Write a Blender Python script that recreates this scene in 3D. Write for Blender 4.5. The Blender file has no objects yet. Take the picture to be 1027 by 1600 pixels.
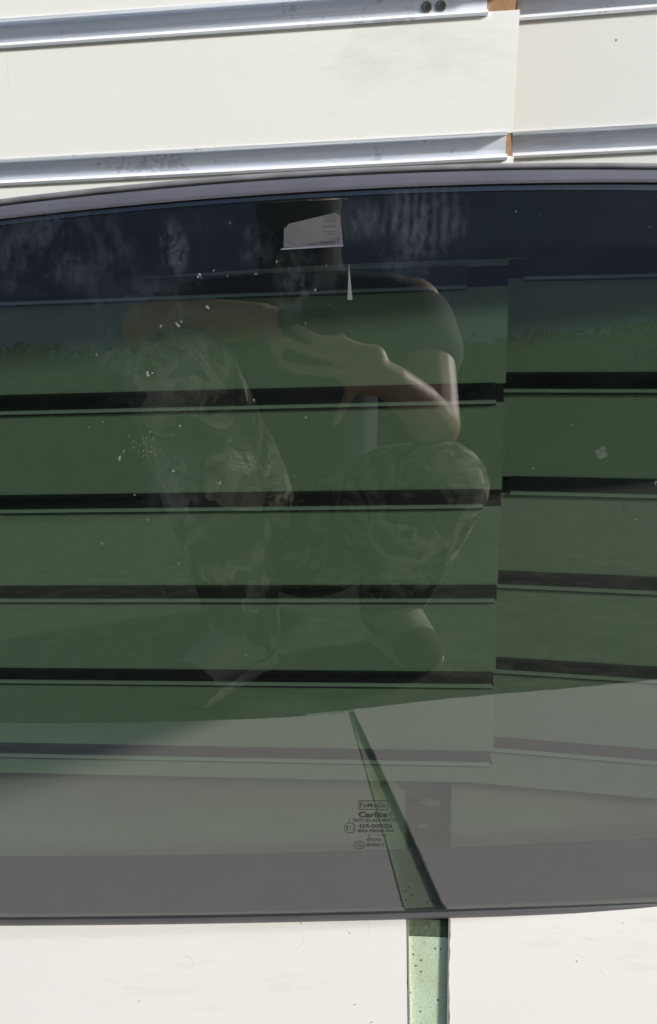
import bpy, bmesh, math, random
from mathutils import Vector, Matrix
random.seed(7)
S = bpy.context.scene
COL = S.collection
# ------------------------------------------------------------ camera, sky, sun, exposure
cd = bpy.data.cameras.new('camera'); cam = bpy.data.objects.new('camera', cd); COL.objects.link(cam)
S.camera = cam
cF = Vector((-0.09910, 0.91405, -0.39331)); cR = Vector((0.99502, 0.08686, -0.04886)); cU = Vector((0.01049, 0.39619, 0.91811))
cam.matrix_world = Matrix(((cR.x, cU.x, -cF.x, 0), (cR.y, cU.y, -cF.y, 0), (cR.z, cU.z, -cF.z, 0), (0, 0, 0, 1)))
cd.sensor_fit = 'VERTICAL'; cd.sensor_height = 24.0; cd.lens = 24.0 * 1310 / 1600
cd.clip_start = 0.004; cd.clip_end = 600
SUN_EL, SUN_AZ = 22.0, 66.0      # degrees; azimuth: sun stands behind the viewer, this far to the right
W = bpy.data.worlds.new('World'); S.world = W; W.use_nodes = True
wn = W.node_tree.nodes; wl = W.node_tree.links
sky = wn.new('ShaderNodeTexSky'); sky.sky_type = 'NISHITA'; sky.sun_disc = False
sky.sun_elevation = math.radians(SUN_EL); sky.sun_rotation = math.radians(180 - SUN_AZ)
sky.dust_density = 1.0; sky.air_density = 1.0
bg = wn['Background']; bg.inputs[1].default_value = 0.115; wl.new(sky.outputs[0], bg.inputs[0])
sd = bpy.data.lights.new('sun', 'SUN'); sun = bpy.data.objects.new('sun', sd); COL.objects.link(sun)
sd.energy = 5.0; sd.angle = math.radians(7); sd.color = (1, 0.97, 0.925)
az, el = math.radians(SUN_AZ), math.radians(SUN_EL)
SD = Vector((-math.sin(az) * math.cos(el), math.cos(az) * math.cos(el), -math.sin(el)))   # travel direction of light
sun.rotation_euler = SD.to_track_quat('-Z', 'Y').to_euler()
sun.location = (1.5, -2, 2)
S.view_settings.view_transform = 'Standard'; S.view_settings.look = 'None'
S.view_settings.exposure = 0.27; S.view_settings.gamma = 1.0; S.view_settings.use_curve_mapping = False
S.render.engine = 'CYCLES'
S.cycles.transparent_max_bounces = 24; S.cycles.max_bounces = 10

# ------------------------------------------------------------ helpers
def link(o, parent=None):
    COL.objects.link(o)
    if parent: o.parent = parent
    return o
def meshobj(name, V, F, mats, parent=None, mi=None, smooth=False):
    m = bpy.data.meshes.new(name); m.from_pydata([tuple(v) for v in V], [], F)
    for k in (mats if isinstance(mats, (list, tuple)) else [mats]): m.materials.append(k)
    if mi:
        for p, i in zip(m.polygons, mi): p.material_index = i
    if smooth: m.polygons.foreach_set('use_smooth', [True] * len(m.polygons))
    m.update()
    return link(bpy.data.objects.new(name, m), parent)
def empty(name, loc, **kw):
    o = bpy.data.objects.new(name, None); o.location = loc; o.empty_display_size = .05; COL.objects.link(o)
    for k, v in kw.items(): o[k] = v
    return o
def keep(o, root):      # parent to an empty without moving
    o.parent = root; o.matrix_parent_inverse = Matrix.Translation(root.location).inverted()
def fixn(o):
    bm = bmesh.new(); bm.from_mesh(o.data); bmesh.ops.recalc_face_normals(bm, faces=bm.faces); bm.to_mesh(o.data); bm.free()
class N:
    def __init__(s, name):
        s.m = bpy.data.materials.new(name); s.m.use_nodes = True; s.t = s.m.node_tree
        s.b = s.t.nodes['Principled BSDF']; s.out = s.t.nodes['Material Output']
    def n(s, k, **kw):
        x = s.t.nodes.new(k)
        for a, v in kw.items():
            if a.startswith('i_'):
                x.inputs[a[2:].replace('_', ' ')].default_value = v
            else: setattr(x, a, v)
        return x
    def l(s, a, b): s.t.links.new(a, b)
    def math(s, op, a, b=None, c=None, clamp=False):
        x = s.t.nodes.new('ShaderNodeMath'); x.operation = op; x.use_clamp = clamp
        for i, v in enumerate((a, b, c)):
            if v is None: continue
            if isinstance(v, (int, float)): x.inputs[i].default_value = v
            else: s.l(v, x.inputs[i])
        return x.outputs[0]
    def noise(s, scale, detail=3, rough=.5, vec=None, dist=0):
        x = s.n('ShaderNodeTexNoise'); x.inputs['Scale'].default_value = scale; x.inputs['Detail'].default_value = detail
        x.inputs['Roughness'].default_value = rough; x.inputs['Distortion'].default_value = dist
        if vec is not None: s.l(vec, x.inputs['Vector'])
        return x.outputs[0]
    def coords(s, scale=(1, 1, 1), kind='Object', loc=(0, 0, 0)):
        c = s.n('ShaderNodeTexCoord'); mp = s.n('ShaderNodeMapping'); mp.inputs['Scale'].default_value = scale
        mp.inputs['Location'].default_value = loc
        s.l(c.outputs[kind], mp.inputs[0]); return mp.outputs[0]
    def ramp(s, fac, stops):
        r = s.n('ShaderNodeValToRGB'); e = r.color_ramp.elements
        e[0].position, e[0].color = stops[0][0], (*stops[0][1], 1)
        e[1].position, e[1].color = stops[-1][0], (*stops[-1][1], 1)
        for p, c in stops[1:-1]:
            q = e.new(p); q.color = (*c, 1)
        s.l(fac, r.inputs[0]); return r.outputs[0]
    def mix(s, f, a, b):
        x = s.n('ShaderNodeMix', data_type='RGBA')
        for i, v in ((0, f), (6, a), (7, b)):
            if isinstance(v, (int, float)): x.inputs[i].default_value = v
            elif isinstance(v, tuple): x.inputs[i].default_value = (*v, 1)
            else: s.l(v, x.inputs[i])
        return x.outputs[2]
    def bump(s, h, strength=.3, dist=.001):
        b = s.n('ShaderNodeBump'); b.inputs['Strength'].default_value = strength; b.inputs['Distance'].default_value = dist
        s.l(h, b.inputs['Height']); s.l(b.outputs[0], s.b.inputs['Normal'])
def simple(name, col, rough=.6, metal=0, var=.1, scale=60, bump=0, spec=.5):
    m = N(name); v = m.coords(); f = m.noise(scale, 4, .6, v)
    lo = tuple(c * (1 - var) for c in col); hi = tuple(min(1, c * (1 + var)) for c in col)
    m.l(m.ramp(f, [(.3, lo), (.7, hi)]), m.b.inputs['Base Color'])
    m.b.inputs['Roughness'].default_value = rough; m.b.inputs['Metallic'].default_value = metal
    m.b.inputs['Specular IOR Level'].default_value = spec
    if bump: m.bump(f, bump)
    return m.m

def laminate(name, col, specks, streak=(1, 1, 40), plane='xz', seed=0):
    m = N(name)
    v = m.coords(loc=(seed, seed * .7, seed * .3))
    base = m.mix(m.noise(5, 4, .6, v), tuple(c * .955 for c in col), tuple(min(1, c * 1.02) for c in col))
    st = m.coords((1.5, 40, 260) if plane == 'xz' else (1.5, 260, 40))
    sf = m.noise(3, 5, .7, st)
    base = m.mix(m.math('MULTIPLY', sf, .09), base, tuple(c * .8 for c in col))
    # tiny dark specks
    vo = m.n('ShaderNodeTexVoronoi'); vo.inputs['Scale'].default_value = specks; m.l(v, vo.inputs['Vector'])
    size = m.math('MULTIPLY', m.math('GREATER_THAN', vo.outputs['Color'], .40), .085)
    sz = m.math('MULTIPLY', size, m.noise(30, 2, .5, v))
    dot = m.math('LESS_THAN', vo.outputs['Distance'], sz)
    base = m.mix(m.math('MULTIPLY', dot, .75), base, (.09, .075, .06))
    # curved hairline scuffs: thin level sets of a stretched noise, only in a few patches
    sn = m.noise(9, 1.5, .4, m.coords(loc=(seed + 3, 1, 2)), 1.2)
    line = m.math('LESS_THAN', m.math('ABSOLUTE', m.math('SUBTRACT', sn, .56)), .0022)
    patch = m.math('GREATER_THAN', m.noise(26, 2, .5, m.coords(loc=(seed + 9, 4, 2))), .62)
    base = m.mix(m.math('MULTIPLY', m.math('MULTIPLY', line, patch), .15), base, (.25, .24, .22))
    # soft grey smears
    sm = m.math('MULTIPLY', m.math('SUBTRACT', m.noise(14, 5, .75, m.coords((.6, 2, 2), loc=(seed, 2, 5))), .57, clamp=True), 1.6)
    base = m.mix(sm, base, tuple(c * .62 for c in col))
    m.l(base, m.b.inputs['Base Color'])
    m.b.inputs['Roughness'].default_value = .42; m.b.inputs['Specular IOR Level'].default_value = .35
    m.bump(sf, .06, .0004)
    return m.m
M_WALL = laminate('white_melamine', (.87, .88, .835), 55, seed=1)
M_WALL2 = laminate('white_melamine_right', (.955, .965, .925), 48, seed=6)
M_BOARD = laminate('warm_white_board', (.86, .83, .78), 70, plane='xy', seed=12)
def mdf():
    m = N('raw_mdf'); v = m.coords(); f = m.noise(300, 5, .7, v)
    m.l(m.ramp(f, [(.3, (.27, .155, .08)), (.7, (.40, .25, .14))]), m.b.inputs['Base Color']); m.b.inputs['Roughness'].default_value = .9
    m.bump(f, .4, .0006); return m.m
M_MDF = mdf()
M_SHADE_TOE = simple('dark_shade_and_toe', (.055, .04, .03), .9, var=.3)  # painted shade for lower grooves and low-bounce panel ends; plain dark for shoe toes
def alu(name='brushed_aluminium', seed=0, lo=(.62, .68, .80), hi=(.88, .94, 1.0), r0=.38):
    m = N(name); v = m.coords((2, 200, 700), loc=(seed, 0, 0)); f = m.noise(2, 6, .75, v)
    c = m.ramp(f, [(.3, lo), (.7, hi)])
    pat = m.math('GREATER_THAN', m.noise(22, 6, .8, m.coords(loc=(seed, 1, 0))), .6)
    c = m.mix(m.math('MULTIPLY', pat, .45), c, tuple(k * .62 for k in lo))
    m.l(c, m.b.inputs['Base Color']); m.b.inputs['Metallic'].default_value = .78
    r = m.math('MULTIPLY_ADD', f, .25, r0); m.l(r, m.b.inputs['Roughness']); m.b.inputs['Anisotropic'].default_value = .75; tg = m.n('ShaderNodeTangent', direction_type='RADIAL', axis='X'); m.l(tg.outputs[0], m.b.inputs['Tangent']); m.b.inputs['Anisotropic Rotation'].default_value = .25
    m.bump(f, .25, .0003); return m.m
M_ALU = alu()
M_ALU2 = alu('shade_dark_aluminium', 3, (.10, .11, .13), (.18, .19, .22), .2)  # groove shade put into the colour of the lower inserts
M_LIP = simple('painted_glint_lip', (.98, .98, .98), .2, .1, .03)  # near-white colour paints the bright glint along each insert lip
def mat_green():
    m = N('green_speckled_mat'); v = m.coords()
    f = m.noise(35, 5, .65, v); c = m.ramp(f, [(.32, (.46, .55, .34)), (.5, (.52, .63, .46)), (.7, (.56, .68, .54))])
    g = m.noise(620, 4, .75, v); c = m.mix(m.math('MULTIPLY', m.math('GREATER_THAN', g, .54), .5), c, (.33, .38, .23))
    vo = m.n('ShaderNodeTexVoronoi'); vo.inputs['Scale'].default_value = 210; m.l(v, vo.inputs['Vector'])
    d = m.math('LESS_THAN', vo.outputs['Distance'], m.math('MULTIPLY', m.math('GREATER_THAN', vo.outputs['Color'], .6), .2))
    c = m.mix(m.math('MULTIPLY', d, .8), c, (.05, .06, .03))
    m.l(c, m.b.inputs['Base Color']); m.b.inputs['Roughness'].default_value = .75; m.bump(g, .5, .0006); return m.m
M_GREEN = mat_green()
def ground_mat():
    m = N('gravelly_ground'); v = m.coords()
    a = m.noise(18, 8, .75, v); b = m.noise(160, 4, .7, v)
    c = m.ramp(a, [(.35, (.018, .024, .014)), (.5, (.06, .07, .045)), (.68, (.20, .21, .15))])
    c = m.mix(m.math('MULTIPLY', m.math('GREATER_THAN', b, .56), .5), c, (.06, .058, .05))
    m.l(c, m.b.inputs['Base Color']); m.b.inputs['Roughness'].default_value = .95; m.bump(b, .8, .004); return m.m
M_GROUND = ground_mat()

# ------------------------------------------------------------ ground
GZ = -0.5260
bm = bmesh.new(); bmesh.ops.create_grid(bm, x_segments=40, y_segments=40, size=150)
gm = bpy.data.meshes.new('ground'); bm.to_mesh(gm); bm.free(); gm.materials.append(M_GROUND)
go = link(bpy.data.objects.new('ground', gm)); go.location = (0, 0, GZ); go['kind'] = 'structure'

# ------------------------------------------------------------ slatwall panels
PITCH = .0762; ZN0 = .0683; TH = .018; GD = .0100
ROWS = list(range(-4, 8))
def planeL(x, z): return .555
def planeR(x, z): return .584 - .1 * (x - .07) + .0286 * (z + .08)
def slat_panel(x0, x1, zb, zt, plane, mat, jitter_end, seed):
    rnd = random.Random(seed)
    # profile (d, z, material of the strip that starts here), from the bottom up along the front
    P = [(0, zb, 0)]
    for n in sorted(ROWS, reverse=True):
        z = ZN0 - n * PITCH
        if z + .0145 > zt or z - .001 < zb: continue
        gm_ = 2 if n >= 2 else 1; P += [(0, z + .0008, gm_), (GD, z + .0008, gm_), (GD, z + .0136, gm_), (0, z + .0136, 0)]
    P += [(0, zt, 1), (TH, zt, 1), (TH, zb, 1)]
    xs = []; x = x0
    while x < x1 - .004:
        xs.append(x); x += .006 if -.42 < x < .3 else .05
    xs.append(x1)
    V = []; Fc = []; mi = []; k = len(P)
    ends = {}
    for i, xx in enumerate(xs):
        for j, (d, z, m_) in enumerate(P):
            q = xx; zz = z
            if d == 0 and 0 < i < len(xs) - 1 and 0 < j < k - 3: zz += rnd.gauss(0, .00012)
            if jitter_end and ((i == len(xs) - 1 and jitter_end > 0) or (i == 0 and jitter_end < 0)): q += rnd.uniform(-.0010, .0010)
            V.append((q, plane(q, zz) + d, zz))
    for i in range(len(xs) - 1):
        for j in range(k):
            a, b = i * k + j, i * k + (j + 1) % k
            Fc.append((a, b, b + k, a + k)); mi.append(P[j][2])
    Fc.append(tuple(range(k))); mi.append(2); Fc.append(tuple(range((len(xs) - 1) * k, len(xs) * k))); mi.append(2)
    o = meshobj('slat_board', V, Fc, [mat, M_MDF, M_SHADE_TOE], None, mi); fixn(o); return o
PROF = [(-.0019, -.0011), (-.0021, .0004), (-.0012, .0017), (.0006, .0022), (.0082, .0022), (.0082, .0122), (-.0005, .0122), (-.0008, .0126),
        (-.0008, .0144), (-.0002, .0144), (-.0002, .0134), (.0094, .0134), (.0094, .0012), (-.0002, .0012), (-.0002, -.0013)]
def insert(x0, x1, zn, plane):
    xs = [x0 + (x1 - x0) * i / 24 for i in range(25)]; k = len(PROF); V = []; Fc = []
    for xx in xs:
        for d, z in PROF: V.append((xx, plane(xx, zn) + d, zn + z))
    for i in range(24):
        for j in range(k):
            a, b = i * k + j, i * k + (j + 1) % k; Fc.append((a, b, b + k, a + k))
    Fc.append(tuple(range(k))); Fc.append(tuple(range(24 * k, 25 * k)))
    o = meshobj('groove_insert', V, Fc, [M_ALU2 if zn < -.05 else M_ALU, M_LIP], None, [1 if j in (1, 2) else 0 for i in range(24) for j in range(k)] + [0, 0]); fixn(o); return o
LW = empty('slatwall_panel', (-.3, .56, -.48), label='left white slatwall panel, standing forward of its neighbour at the vertical seam', category='slatwall panel', group='white slatwall panels')
RW = empty('slatwall_panel', (.45, .56, -.48), label='right white slatwall panel, set further back past the vertical seam', category='slatwall panel', group='white slatwall panels')
keep(slat_panel(-.95, .0627, -.4835, .42, planeL, M_WALL, 1, 3), LW)
keep(slat_panel(.045, .85, -.5000, .42, planeR, M_WALL2, 0, 5), RW)
LEND = {0: .0459, 1: .0591, 2: .0366, 3: .0568, 4: .0501}
RST = {0: .0660, 1: .0655, 2: .0755, 4: .0715}
for n in ROWS:
    z = ZN0 - n * PITCH
    if z + .0145 > .42: continue
    a = insert(-.95 + .001, LEND.get(n, .0605), z, planeL); keep(a, LW)
    b = insert(RST.get(n, .056), .849, z, planeR); keep(b, RW)
    if n == 0:      # two countersunk screws near the end of this strip
        for sx in (.0116, .0197):
            V = []; Fc = []; k = 20
            for r_, d in ((.0030, .0081), (.0028, .0074), (.0020, .0074), (.0016, .0080), (.0004, .0080)):
                for q in range(k):
                    t = 2 * math.pi * q / k; V.append((sx + r_ * math.cos(t), .555 + d, z + .0062 + r_ * math.sin(t)))
            for r in range(4):
                for q in range(k): Fc.append((r * k + q, r * k + (q + 1) % k, (r + 1) * k + (q + 1) % k, (r + 1) * k + q))
            Fc.append(tuple(range(4 * k, 5 * k)))
            s_ = meshobj('screw', V, Fc, simple('dull_screw_steel', (.30, .28, .26), .45, 1)); keep(s_, LW)
# plywood sheet behind both panels
def box(name, lo, hi, mat, parent=None, bev=0):
    V = [(x, y, z) for x in (lo[0], hi[0]) for y in (lo[1], hi[1]) for z in (lo[2], hi[2])]
    Fc = [(0, 1, 3, 2), (4, 6, 7, 5), (0, 4, 5, 1), (2, 3, 7, 6), (0, 2, 6, 4), (1, 5, 7, 3)]
    o = meshobj(name, V, Fc, mat, parent); fixn(o)
    if bev:
        b = bmesh.new(); b.from_mesh(o.data); bmesh.ops.bevel(b, geom=list(b.edges), offset=bev, segments=2, affect='EDGES'); b.to_mesh(o.data); b.free()
    return o
pb = box('backing_sheet', (-1, .625, GZ + .0005), (.9, .64, .43), simple('plywood', (.30, .22, .14), .85, var=.2, scale=9))
pb['label'] = 'brown wooden backing sheet upright behind the white slatwall panels'; pb['category'] = 'backing board'

# ------------------------------------------------------------ the white boards on the ground and the green mat below
def floor_board(name, pts, label, seed):
    rnd = random.Random(seed); loop = []
    for (a, b) in zip(pts, pts[1:] + pts[:1]):
        L = math.dist(a, b); s = max(1, int(L / .006)); nx, ny = -(b[1] - a[1]) / L, (b[0] - a[0]) / L
        for i in range(s):
            t = i / s; j = rnd.gauss(0, .00055 if max(a[1], b[1]) < .12 else .00022) if i else 0
            loop.append((a[0] + (b[0] - a[0]) * t + nx * j, a[1] + (b[1] - a[1]) * t + ny * j))
    k = len(loop); V = [(x, y, -.52) for x, y in loop] + [(x, y, -.5238) for x, y in loop]
    # top, sides and underside
    Fc = [tuple(range(k)), tuple(range(2 * k - 1, k - 1, -1))] + [(i, (i + 1) % k, k + (i + 1) % k, k + i) for i in range(k)]
    o = meshobj(name, V, Fc, [M_BOARD, M_EDGE], None, [0, 1] + [1] * k); fixn(o)
    o['label'] = label; o['category'] = 'white board'; o['group'] = 'white boards lying on the ground'
    return o
M_EDGE = simple('board_edge', (.42, .33, .25), .8, var=.25, scale=200)
xl = lambda y: -.00174 - .0115 * y
xr = lambda y: -.00021 + .0554 * y
floor_board('ground_board', [(-.95, .016), (-.438, .052), (-.10, .0795), (-.012, .084), (xl(.080), .079), (xl(.584), .584), (-.021, .598), (-.39, .5975), (-.95, .597)],
            'left flat white board in front of the slatwall, left of the green strip', 4)
floor_board('ground_board', [(xr(.076), .074), (.10, .070), (.19, .073), (.40, .095), (.9, .16), (.9, .53), (.2053, .5801), (.06, .597), (xr(.594), .5935)],
            'right flat white board in front of the slatwall, right of the green strip', 9)
gp = box('green_mat', (-.055, .070, GZ + .0004), (.085, .4375, -.5225), M_GREEN)
sp = box('shadow_strip', (-.05, .4380, GZ + .0004), (.08, .452, -.5224), simple('shadow_dark_green', (.075, .10, .06), .9, var=.3, scale=300, bump=.4))  # dark strip added in place of the glass shadow on the mat
sp['label'] = 'short dark strip painted as the glass shadow across the gap, right below the lower edge of the window'; sp['category'] = 'painted shadow'
gp['label'] = 'pale green speckled strip showing in the gap between the two white boards'; gp['category'] = 'green strip'
# thin pale metal edge strip along each long side of the gap
def trim(f, s, label):
    V = []; Fc = []; n_ = 40
    for i in range(n_ + 1):
        y = .088 + (.578 - .088) * i / n_; x = f(y)
        for dx, z in ((0, -.5236), (0, -.5197), (s * .0011, -.5197), (s * .0011, -.5236)): V.append((x - s * .0013 + dx, y, z))
    for i in range(n_):
        for j in range(4):
            a, b = i * 4 + j, i * 4 + (j + 1) % 4; Fc.append((a, b, b + 4, a + 4))
    Fc += [(0, 1, 2, 3), tuple(range(4 * n_, 4 * n_ + 4))]
    o = meshobj('edge_strip', V, Fc, simple('pale_edge_metal', (.62, .56, .5), .4, .6)); fixn(o)
    o['label'] = label; o['category'] = 'edge strip'; o['group'] = 'edge strips along the green gap'
trim(xl, -1, 'thin pale edging along the left side of the green gap')
trim(xr, 1, 'thin pale edging along the right side of the green gap')
# wood crumbs lying in the gap behind the glass
M_CH = simple('pale_chip', (.5, .48, .43), .9)
for i, (px, py, sx, sy, rz, lab) in enumerate([(.012, .575, .018, .0075, -.15, 'pale wedge-shaped scrap in the far end of the gap between the boards'), (.006, .548, .010, .0025, .2, 'thin sliver of debris in the gap, nearer the glass than the pale wedge')]):
    V = [(-sx / 2, -sy * .2, 0), (sx / 2, -sy / 2, 0), (sx / 2, sy / 2, 0), (-sx / 2 * .7, sy / 2, 0)]; V += [(x * .93, y * .9, .002) for x, y, _ in V]
    o = meshobj('debris_scrap', V, [(3, 2, 1, 0), (4, 5, 6, 7), (0, 1, 5, 4), (1, 2, 6, 5), (2, 3, 7, 6), (3, 0, 4, 7)], M_CH); fixn(o)
    o.location = (px, py, GZ + .0004); o.rotation_euler[2] = rz; o['label'] = lab; o['category'] = 'debris'

# ------------------------------------------------------------ the car window
H = .52
YC, AX, LEAN, KX, KV, U0 = .85777 * H, .084304, .131085, .09914 / H, .167321 / H, -.255215 * H
eu = Vector((1, AX, 0)).normalized(); fw = Vector((-eu.y, eu.x, 0))
ev = fw * math.sin(LEAN) + Vector((0, 0, math.cos(LEAN)))
gn = eu.cross(ev); gn = -gn if gn.y > 0 else gn
P0 = Vector((0, YC, -H)); VC = .55 * H
def GP(u, v, off=0.0):
    w = -KX * (u - U0) ** 2 / 2 - KV * (v - VC) ** 2 / 2 + KV * VC ** 2 / 2
    nn = (gn + KX * (u - U0) * eu + KV * (v - VC) * ev).normalized()
    return P0 + u * eu + v * ev + w * gn + nn * off
def poly(c, u): return c[0] * u * u + c[1] * u + c[2]
def ends(u): return -1.1 * max(0, -u - .42) ** 2 - 1.1 * max(0, u - .38) ** 2
c_top = lambda u: poly((-.135, -.00904, .5160), u) + ends(u)
c_top1 = lambda u: poly((-.135, -.008, .5112), u) + ends(u)
c_top2 = lambda u: poly((-.120, -.006, .5040), u) + ends(u)
c_frit = lambda u: poly((-.11466, -.00899, .464), u) + ends(u)
c_fb = lambda u: poly((-.00147, -.01954, .06293), u)
c_m1 = lambda u: poly((-.02785, -.02636, .01077), u)
c_m0 = lambda u: poly((-.04576, -.0325, .00071), u)
UL, UR = -.60, .54
def corner(u, v):      # rounded, slanting side edges
    t = (v) / .51; s = 1 - .10 * t * t; return (u * s, v)
NU = 150
US = [UL + (UR - UL) * i / NU for i in range(NU + 1)]
def slab(name, lo, hi, o0, o1, mat, nv, uvname=None, smooth=True, lip=0, cap=None):
    """a curved slab on the glass between curves lo(u) and hi(u), from offset o0 (front) to o1 (back)"""
    V = []; UV = []; Fc = []
    for off in (o0, o1):
        for i, u in enumerate(US):
            for j in range(nv + 1):
                t = j / nv; v = lo(u) * (1 - t) + hi(u) * t; uu, vv = corner(u, v)
                o_ = off
                if lip and off == o0: o_ = o1 + (o0 - o1) * (math.sin(math.pi * min(max(t, .0), 1)) ** .45 if 0 < j < nv else .12)
                V.append(GP(uu, vv, o_)); UV.append((uu, vv))
    K = (NU + 1) * (nv + 1); idx = lambda s, i, j: s * K + i * (nv + 1) + j
    for s in (0, 1):
        for i in range(NU):
            for j in range(nv): Fc.append((idx(s, i, j), idx(s, i + 1, j), idx(s, i + 1, j + 1), idx(s, i, j + 1)))
    for i in range(NU):
        Fc.append((idx(0, i, 0), idx(0, i + 1, 0), idx(1, i + 1, 0), idx(1, i, 0))); Fc.append((idx(0, i, nv), idx(0, i + 1, nv), idx(1, i + 1, nv), idx(1, i, nv)))
    for j in range(nv):
        for i in (0, NU): Fc.append((idx(0, i, j), idx(0, i, j + 1), idx(1, i, j + 1), idx(1, i, j)))
    o = meshobj(name, V, Fc, mat, None, None, smooth); fixn(o)
    uvl = o.data.uv_layers.new(name='UVMap')
    for lp in o.data.loops: uvl.data[lp.index].uv = UV[lp.vertex_index]
    if smooth:
        a = len(o.data.polygons) - (2 * NU + 2 * nv)
        for i in range(a, len(o.data.polygons)): o.data.polygons[i].use_smooth = False
    return o
def glass_mat():
    m = N('privacy_glass'); t = m.t
    m.t.nodes.remove(m.b)
    geo = m.n('ShaderNodeNewGeometry'); dot = m.n('ShaderNodeVectorMath', operation='DOT_PRODUCT')
    m.l(geo.outputs['Normal'], dot.inputs[0]); m.l(geo.outputs['Incoming'], dot.inputs[1])
    c = m.math('ABSOLUTE', dot.outputs['Value'])
    sch = m.math('MULTIPLY_ADD', m.math('POWER', m.math('SUBTRACT', 1, c, clamp=True), 5), .865, .135)
    fac = m.math('MULTIPLY', sch, m.math('SUBTRACT', 1, geo.outputs['Backfacing']))
    tr = m.n('ShaderNodeBsdfTransparent'); tr.inputs[0].default_value = (.476, .540, .474, 1)
    gl = m.n('ShaderNodeBsdfGlossy'); gl.inputs['Roughness'].default_value = .0; gl.inputs[0].default_value = (1, 1, 1, 1)
    bp = m.n('ShaderNodeBump'); bp.inputs['Distance'].default_value = .00003; bp.inputs['Strength'].default_value = 1; m.l(m.noise(14, 2, .5, m.coords(kind='UV')), bp.inputs['Height']); m.l(bp.outputs[0], gl.inputs['Normal'])
    mx = m.n('ShaderNodeMixShader'); m.l(fac, mx.inputs[0]); m.l(tr.outputs[0], mx.inputs[1]); m.l(gl.outputs[0], mx.inputs[2])
    # thin dust film, finger smears and water marks: a little white diffuse
    uv = m.coords(kind='UV'); sep = m.n('ShaderNodeSeparateXYZ'); m.l(uv, sep.inputs[0])
    def blob(u, v, ru, rv):
        a = m.math('DIVIDE', m.math('SUBTRACT', sep.outputs[0], u), ru); b = m.math('DIVIDE', m.math('SUBTRACT', sep.outputs[1], v), rv)
        d = m.math('ADD', m.math('MULTIPLY', a, a), m.math('MULTIPLY', b, b))
        return m.math('SUBTRACT', 1, d, clamp=True)
    total = None
    for (u, v, ru, rv, s) in ((-.130, .478, .010, .018, 1.6), (-.107, .489, .014, .006, .6), (-.060, .450, .016, .03, .8), (-.083, .476, .012, .014, .8), (.010, .480, .035, .030, .9),
                           (-.15, .43, .05, .05, .5), (-.20, .48, .06, .03, .6), (-.02, .487, .022, .015, .7), (-.26, .39, .02, .03, .8), (-.14, .335, .03, .04, .35), (.03, .38, .03, .06, .2)):
        b = m.math('MULTIPLY', blob(u, v, ru, rv), s); total = b if total is None else m.math('MAXIMUM', total, b)
    n1 = m.noise(70, 7, .8, m.coords((2.6, 1, 1), kind='UV'), .3); n2 = m.noise(38, 6, .7, uv, .5)
    tex = m.math('MULTIPLY', m.math('SUBTRACT', m.math('MULTIPLY', n1, n2), .21, clamp=True), .33)
    # fingerprint-like ridges near the top middle
    w = m.n('ShaderNodeTexWave'); w.inputs['Scale'].default_value = 55; w.inputs['Distortion'].default_value = 5; w.inputs['Detail'].default_value = 2
    w.inputs['Detail Scale'].default_value = .6; m.l(uv, w.inputs[0])
    rid = m.math('MULTIPLY', m.math('MULTIPLY', w.outputs['Fac'], m.math('MULTIPLY', blob(.012, .486, .030, .022), n2)), .045)
    smear = m.math('MULTIPLY', total, tex)
    film = m.math('MULTIPLY', n2, .006)
    df = m.math('MULTIPLY', m.math('ADD', m.math('ADD', smear, rid), film, clamp=True), m.math('SUBTRACT', 1, geo.outputs['Backfacing']))
    di = m.n('ShaderNodeBsdfDiffuse'); di.inputs[0].default_value = (.62, .70, .80, 1)
    m2 = m.n('ShaderNodeMixShader'); m.l(df, m2.inputs[0]); m.l(mx.outputs[0], m2.inputs[1]); m.l(di.outputs[0], m2.inputs[2])
    m.l(m2.outputs[0], m.out.inputs[0]); return m.m
M_GLASS = glass_mat()
M_FRIT = simple('black_ceramic', (.012, .012, .016), .5, var=.1)
M_MOLD = simple('grey_rubber', (.17, .17, .19), .38, var=.35, scale=38, bump=.05)
M_MOLD2 = simple('blue_grey_trim', (.10, .104, .132), .28, var=.12, scale=30)
M_MOLDB = simple('dark_grey_trim', (.062, .062, .068), .35, var=.12, scale=30)
GR = empty('car_window', P0, label='dark green tinted car window leaning in front of the white slatwall', category='car window')
def part(o): keep(o, GR); return o
part(slab('glass_pane', lambda u: c_m0(u) + .002, c_top1, 0, -.0040, M_GLASS, 40))
part(slab('frit_band', c_frit, c_top1, -.0042, -.0046, M_FRIT, 6))
part(slab('frit_band', lambda u: c_m0(u) + .002, c_fb, -.0042, -.0046, simple('grey_ceramic', (.05, .05, .12), .5, var=.1), 4))
part(slab('edge_moulding', c_top1, c_top, .0022, -.006, M_MOLD, 6, lip=1))
part(slab('trim_strip', c_top2, c_top1, .0012, .0002, M_MOLD2, 3))
part(slab('edge_moulding', c_m0, c_m1, .0016, -.006, M_MOLDB, 5, lip=1))
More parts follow.
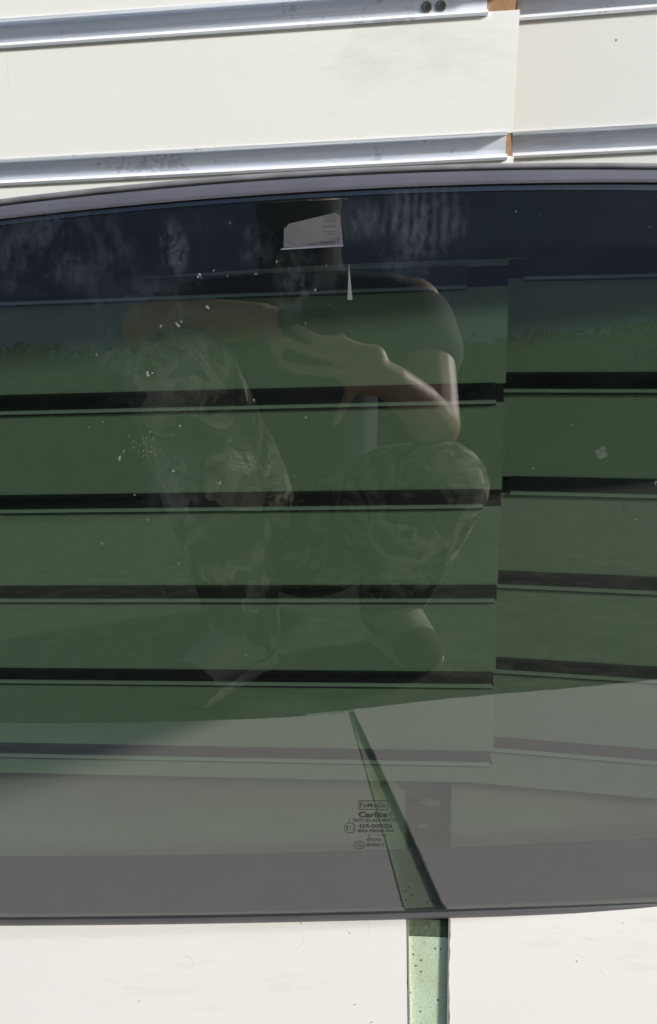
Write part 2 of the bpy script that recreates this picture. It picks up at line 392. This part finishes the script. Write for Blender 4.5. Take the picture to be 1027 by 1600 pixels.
# px -> (u, v) near the maker's mark
def muv(px, py):
    return (-.0428 + .00044 * (px - 550) - .0000216 * (py - 1254), .1089 - .0000257 * (px - 550) - .000536 * (py - 1254))
mV = []; mF = []
def add_pts(pts, faces):
    b = len(mV)
    for p in pts: mV.append(GP(*muv(*p), .00012))
    for f in faces: mF.append(tuple(b + i for i in f))
def text(s, cx, cy, w, h, bold=0):
    c = bpy.data.curves.new('t', 'FONT'); c.body = s; c.size = 1; c.offset = bold; c.resolution_u = 3
    o = bpy.data.objects.new('t', c); COL.objects.link(o); bpy.context.view_layer.update()
    me = o.to_mesh(); xs = [v.co.x for v in me.vertices]; ys = [v.co.y for v in me.vertices]
    x0, x1, y0, y1 = min(xs), max(xs), min(ys), max(ys)
    pts = [(cx - w / 2 + w * (v.co.x - x0) / (x1 - x0), cy + h / 2 - h * (v.co.y - y0) / (y1 - y0)) for v in me.vertices]
    add_pts(pts, [tuple(p.vertices) for p in me.polygons])
    o.to_mesh_clear(); bpy.data.objects.remove(o); bpy.data.curves.remove(c)
def ring(cx, cy, rx, ry, th=.7, n_=32):
    pts = []; 
    for k in range(n_):
        a = 2 * math.pi * k / n_; pts += [(cx + rx * math.cos(a), cy + ry * math.sin(a)), (cx + (rx - th) * math.cos(a), cy + (ry - th) * math.sin(a))]
    add_pts(pts, [(2 * k, 2 * ((k + 1) % n_), 2 * ((k + 1) % n_) + 1, 2 * k + 1) for k in range(n_)])
def bar(x0, y0, x1, y1): add_pts([(x0, y0), (x1, y0), (x1, y1), (x0, y1)], [(0, 1, 2, 3)])
text('FoMoCo', 583, 1258, 41, 7.4, .022)
for b_ in ((560.3, 1250.8, 606.2, 1251.9), (560.3, 1264.1, 606.2, 1265.2), (560.3, 1251, 561.4, 1265.1), (605.1, 1251, 606.2, 1265.1)): bar(*b_)
text('Carlite', 583, 1272.6, 46, 9, .05); ring(611.2, 1272.3, 3.4, 3.4, .6); text('R', 611.3, 1272.3, 2.6, 3, .02)
text('//', 546.3, 1281, 3.5, 6, .01)
text('DOT-22 AS3 M50T3', 586, 1281.4, 68, 5.2, .035)
text('43R-000026', 587, 1290.3, 54, 6.6, .034)
ring(546.8, 1293.5, 9.2, 8.6, 1.1); text('E11', 547.2, 1293.5, 11.5, 7, .02)
text('8B53-78500A18-A', 588, 1298, 58, 4.8, .035)
text('2', 578, 1305.6, 3.2, 4.4, .01)
for x_ in (592.5, 598, 603.5): add_pts([(x_ - 1.4, 1306.3), (x_ + 1.4, 1306.3), (x_, 1303.6)], [(0, 1, 2)])
text('GTUTA', 585.2, 1312.6, 23.5, 4.8, .03)
text('E000211', 587.1, 1320.6, 27, 5, .03)
ring(561.7, 1321, 9.2, 6.6, 1.0); text('CCC', 561.8, 1321, 11, 5, .02)
part(meshobj('maker_mark', mV, mF, simple('etched_black_print', (.012, .014, .012), .6)))
# paper sticker high on the glass, its lower edge curling
def sheet(name, quad, off, mat, nx=12, ny=8, wob=0, curl=0, round_=0):
    V = []; Fc = []
    for a in range(nx + 1):
        for b in range(ny + 1):
            s, t = a / nx, b / ny
            p = [(quad[0][k] * (1 - s) + quad[1][k] * s) * (1 - t) + (quad[3][k] * (1 - s) + quad[2][k] * s) * t for k in (0, 1)]
            if round_ and a in (0, nx) and b == ny: p[1] -= round_; p[0] += round_ * (.6 if a == 0 else -.6)
            V.append(GP(p[0], p[1], off + curl * max(0, .35 - t) ** 2 + wob * math.sin(5 * s + 2 * t)))
    for a in range(nx):
        for b in range(ny):
            q = a * (ny + 1) + b; Fc.append((q, q + ny + 1, q + ny + 2, q + 1))
    k = len(V); V += [Vector(v) + (-gn) * .0001 for v in V]; Fc += [tuple(k + i for i in reversed(f)) for f in Fc]
    o = meshobj(name, V, Fc, mat, None, None, True); return o
M_PAPER = simple('dim_grey_paper', (.06, .056, .066), .8, var=.12, scale=90)
stk = part(sheet('paper_sticker', [(-.0670, .4748), (-.0330, .4740), (-.0340, .4926), (-.0660, .4870)], .0004, M_PAPER, round_=.0016))
stk['label'] = 'grey printed paper sticker with barcode at the top'
iV = []; iF = []
def ink(u0, v0, u1, v1):
    b = len(iV)
    for p in ((u0, v0), (u1, v0), (u1, v1), (u0, v1)): iV.append(GP(p[0], p[1], .00056))
    iF.append((b, b + 1, b + 2, b + 3))
rr = random.Random(2)
for k in range(30):
    u = -.0555 + k * .00066; hh = .0006 + .0018 * (k / 30) ** 1.1
    if rr.random() < .85: ink(u, .4754, u + rr.uniform(.0002, .0005), .4754 + hh * rr.uniform(.8, 1))
    if k > 8 and rr.random() < .6: ink(u, .4757 + hh, u + .0004, .4757 + hh + .0004)
ink(-.03535, .4757, -.03490, .4795)
for k, (v, w_) in enumerate(((.4909, .004), (.4899, .0062), (.4884, .006), (.4874, .0068), (.4849, .0078), (.4846, .004), (.4820, .0072), (.4808, .0056))):
    u = -.0365 - w_
    while u < -.0365:
        s_ = rr.uniform(.0005, .0013); ink(u, v, min(u + s_, -.0365), v + .00038); u += s_ + .0003
for k in range(3): ink(-.0640 + k * .0006, .4772, -.0636 + k * .0006, .4778)
inkm = meshobj('sticker_print', iV, iF, simple('sticker_ink', (.035, .035, .05), .7)); inkm.parent = stk
inkm.matrix_parent_inverse = stk.matrix_parent_inverse.copy(); inkm.matrix_parent_inverse = Matrix.Identity(4)
part(sheet('sticker_fold', [(-.0690, .4734), (-.0328, .4737), (-.0332, .4744), (-.0675, .4744)], .0012, simple('pale_fold', (.12, .13, .17), .5)))
part(sheet('dried_drip', [(-.0318, .4440), (-.0289, .4440), (-.0300, .4640), (-.0302, .4640)], .0002, simple('dried_drip_paste', (.10, .11, .10), .7)))
# dust flecks
fV = []; fF = []
def px2uv(px, py):     # rough inverse over the whole pane (bilinear through measured points)
    t = (1443 - py) / (1443 - 262.0); v = .0035 + (.5148 - .0035) * (t + .30 * t * (1 - t) * 0)
    return px, v
def fleck(u, v, r):
    k = rr.randint(5, 8); b = len(fV); ph = rr.random() * 6
    for i in range(k):
        a = ph + 2 * math.pi * i / k; q = r * rr.uniform(.45, 1.15); fV.append(GP(u + q * math.cos(a), v + q * math.sin(a), .00015))
    fF.append(tuple(range(b, b + k)))
def ray_uv(px, py):    # where the measured spot lies on the pane
    d = (cF * 1310 + cR * (px - 513.5) - cU * (py - 800)).normalized(); t = P0.dot(gn) / d.dot(gn)
    for _ in range(8):
        X = d * t - P0; u, v = X.dot(eu), X.dot(ev); w = -KX * (u - U0) ** 2 / 2 - KV * (v - VC) ** 2 / 2 + KV * VC ** 2 / 2
        t -= (X.dot(gn) - w) / d.dot(gn)
    X = d * t - P0; return X.dot(eu), X.dot(ev)
for (px, py, r) in ((313, 429, 4), (323, 480, 3.4), (278, 507, 3.6), (283, 503, 2.2), (251, 510, 3), (233, 586, 3.4), (238, 583, 2.4), (152, 553, 2), (397, 626, 2.6), (188, 713, 3.6), (193, 706, 2),
                    (282, 665, 3), (139, 668, 2), (270, 736, 2.6), (343, 755, 2.6), (391, 734, 2), (211, 773, 2.2), (353, 574, 1.6), (334, 423, 2), (400, 427, 1.8), (355, 431, 1.5), (160, 849, 2.6), (280, 880, 2),
                    (231, 812, 2), (478, 505, 1.4), (105, 595, 1.4), (161, 659, 1.6), (478, 652, 1.8), (255, 925, 1.5), (450, 955, 1.2), (384, 1024, 1.6), (393, 1375, 1.8), (219, 1285, 1.4), (493, 1322, 1.6), (412, 1437, 1.2),
                    (894, 663, 1.6), (833, 732, 1.8), (993, 812, 1.8), (635, 892, 1.4), (676, 820, 1.2), (493, 453, 2.6), (433, 408, 2), (510, 415, 1.6), (360, 348, 1.5), (806, 330, 1.2), (1015, 355, 1.5), (1025, 753, 2.4), (527, 1415, 1.6)):
    u, v = ray_uv(px, py); fleck(u, v, r * .00022)
    for q in range(4 if r > 2.5 else 2): fleck(u + rr.gauss(0, .0005) * r / 2.5, v + rr.gauss(0, .0007) * r / 2.5, r * rr.uniform(.08, .2) * .001)
for k in range(34):     # crumbly patch left of the middle
    u, v = ray_uv(rr.gauss(228, 16), rr.gauss(698, 9)); fleck(u, v, rr.uniform(.3, .9) * .0005)
for k in range(170):
    u, v = ray_uv(rr.uniform(-20, 1040), rr.uniform(300, 1400) if k < 90 else rr.uniform(330, 800)); fleck(u, v, rr.uniform(.12, .42) * .0006)
fl = part(meshobj('dust_flecks', fV, fF, simple('dust', (.20, .22, .20), .9, var=.2))); fl['kind'] = 'stuff'
def film_mat(a, col=(.5, .55, .5)):
    m = N('dried_film'); m.b.inputs['Base Color'].default_value = (*col, 1); m.b.inputs['Alpha'].default_value = a; m.b.inputs['Roughness'].default_value = .8
    f = m.noise(400, 3, .6, m.coords()); m.l(m.math('MULTIPLY', f, a * 2), m.b.inputs['Alpha']); return m.m
FM = film_mat(.03); fV2 = []
for (cx, cy, hw, hh, rot) in ((940, 708, 8, 8, .5),):
    pts = []
    for a, b in ((-1, -1), (1, -1), (1, 1), (-1, 1)):
        x, y = a * hw, b * hh; pts.append(ray_uv(cx + x * math.cos(rot) - y * math.sin(rot), cy - (x * math.sin(rot) + y * math.cos(rot))))
    part(sheet('glue_mark', pts, .00015, FM, 3, 3))

# ------------------------------------------------------------ out-of-view facade added behind the viewer to darken the upper glass reflection
BR = empty('added_building', (-1.5, -5, GZ), label='blue grey facade added out of view behind the viewer, to darken the reflection in the upper glass', category='added_building')
keep(box('added_wall', (-9, -5.6, GZ + .001), (4, -5, 3.6), simple('added_blue_grey_render', (.27, .27, .42), .85, var=.15, scale=2)), BR)
keep(box('added_roof', (-9.3, -6, 3.6), (4.3, -4.6, 3.72), simple('added_dark_roof', (.06, .06, .07), .7)), BR)

HG = empty('added_hedge', (-1.5, -3.6, GZ), label='low dark green foliage added out of view before the facade, to darken the reflection behind the squatting person', category='added_hedge')  # unseen foliage, added only to darken the mirrored background
def added_hedge():
    r_ = random.Random(11); V = []; Fc = []
    for i in range(26000):
        x = r_.uniform(-7, 4); a = r_.random(); top = .93 + .02 * math.sin(x * 3.1) + .02 * math.sin(x * 7.7 + 1)
        if a < .7: y, z = -3.3 + r_.gauss(0, .06) - .08 * math.sin(x * 5), GZ + r_.uniform(0, top)
        else: y, z = r_.uniform(-4, -3.25), GZ + top + r_.gauss(0, .04)
        s_ = r_.uniform(.025, .055); n = Vector((r_.gauss(0, 1), r_.gauss(.8, 1), r_.gauss(.6, 1))).normalized()
        t = n.orthogonal().normalized(); b_ = n.cross(t); c = Vector((x, y, z)); k = len(V)
        V += [c - t * s_, c + b_ * s_ * .45, c + t * s_, c - b_ * s_ * .45]; Fc.append((k, k + 1, k + 2, k + 3))
    return V, Fc
hv, hf = added_hedge(); keep(meshobj('added_foliage', hv, hf, simple('added_hedge_leaf', (.03, .045, .03), 1, var=.3, scale=8, spec=.05)), HG)
keep(box('added_inner_branches', (-7, -4, GZ + .001), (4, -3.4, GZ + .88), simple('added_hedge_shade', (.015, .018, .01), .9)), HG)

# ------------------------------------------------------------ the photographer, seen mirrored in the glass
def blob_mesh(name, chains, vox, mat, smooth_it=6, extra=()):
    """union of tapered capsules -> one continuous voxel-remeshed surface"""
    b = bmesh.new()
    def cone(p, q, r0, r1):
        p, q = Vector(p), Vector(q); d = q - p; L = d.length
        if L > 1e-6:
            mt = Matrix.Translation((p + q) / 2) @ d.to_track_quat('Z', 'Y').to_matrix().to_4x4()
            bmesh.ops.create_cone(b, cap_ends=True, segments=16, radius1=r0, radius2=r1, depth=L, matrix=mt)
    for ch in chains:
        for (p, r) in ch: bmesh.ops.create_icosphere(b, subdivisions=3, radius=r, matrix=Matrix.Translation(Vector(p)))
        for (p, r), (q, s) in zip(ch, ch[1:]): cone(p, q, r, s)
    for (c, sc, rot) in extra:
        mt = Matrix.Translation(Vector(c)) @ rot.to_4x4() @ Matrix.Diagonal((*sc, 1))
        bmesh.ops.create_icosphere(b, subdivisions=3, radius=1, matrix=mt)
    me = bpy.data.meshes.new(name + '_raw'); b.to_mesh(me); b.free()
    o = bpy.data.objects.new(name, me); COL.objects.link(o)
    r = o.modifiers.new('r', 'REMESH'); r.mode = 'VOXEL'; r.voxel_size = vox; r.use_smooth_shade = True
    if smooth_it: s = o.modifiers.new('s', 'SMOOTH'); s.iterations = smooth_it; s.factor = .5
    dg = bpy.context.evaluated_depsgraph_get(); nm = bpy.data.meshes.new_from_object(o.evaluated_get(dg))
    o.modifiers.clear(); o.data = nm; nm.materials.clear(); nm.materials.append(mat); nm.polygons.foreach_set('use_smooth', [True] * len(nm.polygons))
    return o
I3 = Matrix.Identity(3)
M_SKIN = simple('skin', (.38, .245, .175), .5, var=.12, scale=40)
def camo():
    m = N('faded_camouflage_cloth'); v = m.coords(); f = m.noise(14, 3, .6, v, 1.5); g = m.noise(11, 2, .5, m.coords(loc=(3, 3, 3)), 1)
    c = m.ramp(f, [(.40, (.12, .125, .09)), (.47, (.30, .30, .22)), (.55, (.48, .47, .36))]); m.t.nodes[c.node.name].color_ramp.interpolation = 'CONSTANT'
    c = m.mix(m.math('GREATER_THAN', g, .56), c, (.10, .105, .075)); m.l(c, m.b.inputs['Base Color']); m.b.inputs['Roughness'].default_value = .9
    m.bump(m.noise(16, 4, .65, m.coords((1, 1, 2.2)), 1.5), 1, .022); return m.m
PR = empty('person', (0, -.3, GZ), label='person in camouflage trousers squatting and holding a phone up, mirrored in the dark glass', category='person')
def pp(o): keep(o, PR); return o
hand_r = [
    [((.160, -.10, -.150), .040), ((.125, -.045, -.115), .031), ((.085, -.012, -.088), .026)],           # forearm to wrist
    [((.085, -.012, -.088), .026), ((.062, -.004, -.075), .024), ((.045, -.002, -.062), .022)],
    [((.060, -.004, -.055), .020), ((.030, -.002, -.050), .018)], [((.062, -.006, -.086), .020), ((.034, -.003, -.080), .018)],
    [((.038, 0, -.042), .0120), ((.020, .007, -.032), .0094), ((-.010, .006, -.028), .0084), ((-.036, .002, -.010), .0078)],     # index
    [((.032, .002, -.056), .0122), ((.004, .012, -.050), .0098), ((-.028, .008, -.040), .0088), ((-.054, .002, -.026), .0080)],     # middle
    [((.030, .002, -.070), .0120), ((.002, .014, -.072), .0096), ((-.034, .006, -.066), .0086), ((-.058, -.004, -.056), .0078)],    # ring
    [((.036, -.002, -.086), .0110), ((.024, .004, -.108), .0086), ((.014, .000, -.126), .0076), ((.008, -.008, -.140), .0068)],     # little, tucked under
    [((.060, -.012, -.066), .0135), ((.040, -.030, -.040), .0110), ((.024, -.040, -.020), .0095)],     # thumb behind the phone
]
hand_r = hand_r[:4] + [[(p, r * (.84 if i else .95)) for i, (p, r) in enumerate(c)] for c in hand_r[4:]]
arm_r = [[((.190, -.33, .08), .052), ((.185, -.22, -.04), .045), ((.160, -.10, -.150), .040)]]
arm_l = [[((-.195, -.33, .08), .052), ((-.225, -.24, .03), .045), ((-.238, -.115, .018), .039), ((-.150, -.062, .014), .033), ((-.080, -.036, .008), .025)],
         [((-.080, -.036, .008), .025), ((-.060, -.034, .004), .021), ((-.045, -.034, -.004), .019)],
         [((-.055, -.034, .010), .011), ((-.030, -.036, .012), .0088), ((-.012, -.040, .006), .0078)],
         [((-.052, -.036, .000), .011), ((-.028, -.038, -.002), .0090), ((-.008, -.044, -.006), .0080)],
         [((-.052, -.036, -.012), .011), ((-.030, -.040, -.016), .0088), ((-.012, -.046, -.022), .0078)],
         [((-.056, -.036, -.022), .010), ((-.038, -.042, -.030), .0080), ((-.024, -.048, -.036), .0070)],
         [((-.066, -.028, -.006), .0125), ((-.064, -.016, -.024), .0105), ((-.062, -.006, -.040), .0092)]]
head = [[((0, -.38, .13), .062), ((0, -.37, .22), .056), ((0, -.36, .31), .058)]]
torso = [[((0, -.47, -.34), .125), ((0, -.45, -.20), .120), ((0, -.42, -.05), .125), ((0, -.37, .06), .095)], [((-.15, -.36, .075), .06), ((0, -.37, .08), .07), ((.15, -.36, .075), .06)]]
legs = [[((-.10, -.44, -.36), .085), ((-.15, -.22, -.20), .076), ((-.185, -.03, -.075), .060), ((-.155, -.04, -.22), .055), ((-.135, -.07, -.36), .042), ((-.125, -.09, -.455), .034)],
        [((.10, -.44, -.36), .085), ((.13, -.24, -.27), .078), ((.160, -.09, -.245), .060), ((.125, -.10, -.32), .054), ((.105, -.16, -.42), .042), ((.10, -.18, -.46), .034)]]
hd = Matrix.Rotation(math.radians(14), 3, 'X')
face = [((0, -.335, .375), (.074, .095, .105), hd), ((0, -.285, .325), (.045, .045, .042), hd), ((0, -.236, .362), (.013, .018, .024), hd), ((0, -.242, .314), (.026, .012, .009), hd),
        ((-.078, -.34, .365), (.010, .020, .030), hd), ((.078, -.34, .365), (.010, .020, .030), hd), ((-.03, -.250, .390), (.020, .010, .010), hd), ((.03, -.250, .390), (.020, .010, .010), hd)]
pp(blob_mesh('body', hand_r + arm_r + arm_l + head + torso + legs, .0034, M_SKIN, 3, face))
tor2 = [[(p, r + .014) for p, r in c] for c in torso] + [[((0, -.38, .10), .085), ((0, -.375, .17), .076), ((0, -.365, .24), .074), ((0, -.35, .30), .080)]]
pp(blob_mesh('t_shirt', tor2 + [[((-.15, -.36, .075), .072), ((-.205, -.30, .06), .066), ((-.228, -.235, .03), .062)], [((.15, -.36, .075), .072), ((.19, -.30, .04), .066), ((.188, -.235, -.02), .062)]], .008, simple('dark_shirt_cloth', (.06, .07, .08), .9, bump=.3), 4))
pp(blob_mesh('trousers', [[(p, r + .016) for p, r in c] for c in legs] + [[((0, -.47, -.36), .142), ((0, -.45, -.27), .138)]], .007, camo(), 3))
M_LACE = simple('white_lace', (.7, .7, .66), .8)
M_SH = simple('pale_shoe_cloth', (.28, .28, .24), .8, var=.2); M_SO = simple('shoe_rubber', (.55, .54, .5), .6)
for (hx, hy, hz), (tx, ty, tz) in (((-.118, -.115, -.480), (-.205, .030, -.488)), ((.095, -.215, -.470), (.118, -.050, -.488))):
    sh = pp(blob_mesh('shoe', [[((hx, hy, hz), .036), ((hx * .6 + tx * .4, hy * .6 + ty * .4, hz + .008), .040), ((tx, ty, tz), .033)], [((hx, hy, hz), .036), ((hx, hy + .01, hz + .05), .042)]], .005, M_SH, 3))
    so = blob_mesh('sole', [[((hx, hy, GZ + .017), .017), ((tx, ty, GZ + .017), .017)], [((hx + .02, hy, GZ + .017), .016), ((tx + .022, ty - .01, GZ + .017), .016)], [((hx - .02, hy, GZ + .017), .016), ((tx - .018, ty - .02, GZ + .017), .016)]], .004, M_SO, 2)
    so.parent = sh
    tc = blob_mesh('toe_cap', [[((hx * .12 + tx * .88, hy * .12 + ty * .88, hz * .1 + tz * .9), .0345), ((tx, ty, tz), .0350)]], .004, M_SHADE_TOE, 2); tc.parent = sh
hair = pp(blob_mesh('hair', [], .005, simple('brown_hair', (.045, .03, .02), .8, var=.4, scale=200, bump=.8), 2, [((0, -.355, .405), (.083, .098, .095), hd)]))
for sx in (-.03, .03):
    e_ = blob_mesh('eye', [], .002, simple('eye_white', (.6, .58, .55), .3), 0, [((sx, -.2465, .379), (.012, .010, .008), hd)]); pp(e_)
pp(blob_mesh('beard', [[((-.05, -.315, .33), .03), ((0, -.262, .298), .034), ((.05, -.315, .33), .03)]], .005, simple('dark_beard', (.02, .015, .012), .95, bump=.8), 1))
for (sx, sy, sz, rz) in ((-.176, -.022, -.452, .55), (.1135, -.10, -.446, -.1)):
    for j in range(4):
        lc = box('lace', (-.020, -.0025, -.002), (.020, .0025, .002), M_LACE, PR, .001)
        lc.matrix_parent_inverse = PR.matrix_world.inverted(); ca, sa = math.cos(rz), math.sin(rz); oy = -.02 * j
        lc.matrix_parent_inverse = Matrix.Translation(PR.location).inverted(); lc.location = (sx - oy * sa * 1.0, sy + oy * ca, sz + .004 * j); lc.rotation_euler = (0, 0, rz)
# the phone: back towards the glass, the lens just at the viewpoint
ph = empty('smartphone', -cF * .0085 + cR * -.0225 + cU * -.062, label='dark smartphone held upright in both hands, mirrored in the glass', category='phone')
rotm = Matrix(((cR.x, cU.x, -cF.x), (cR.y, cU.y, -cF.y), (cR.z, cU.z, -cF.z)))
ph.rotation_euler = rotm.to_euler()
def rbox(name, w, h, d, loc, mat, r=.009, parent=ph):
    k = 8; pts = []
    for cx_, cy_, a0 in ((w / 2 - r, h / 2 - r, 0), (-w / 2 + r, h / 2 - r, 90), (-w / 2 + r, -h / 2 + r, 180), (w / 2 - r, -h / 2 + r, 270)):
        for i in range(k + 1):
            a = math.radians(a0 + 90 * i / k); pts.append((cx_ + r * math.cos(a), cy_ + r * math.sin(a)))
    n_ = len(pts); V = [(x + loc[0], y + loc[1], loc[2] + d / 2) for x, y in pts] + [(x + loc[0], y + loc[1], loc[2] - d / 2) for x, y in pts]
    o = meshobj(name, V, [tuple(range(n_)), tuple(range(2 * n_ - 1, n_ - 1, -1))] + [(i, n_ + i, n_ + (i + 1) % n_, (i + 1) % n_) for i in range(n_)], mat, parent); fixn(o); return o
M_PH = simple('phone_black', (.02, .022, .028), .35)
rbox('phone_body', .074, .158, .0080, (0, 0, .001), M_PH)
rbox('screen', .070, .154, .0004, (0, 0, .0053), simple('dark_screen', (.015, .015, .018), .15))
rbox('camera_bump', .022, .030, .0012, (.0225, .057, -.0036), simple('phone_bump', (.015, .015, .02), .3), .006)
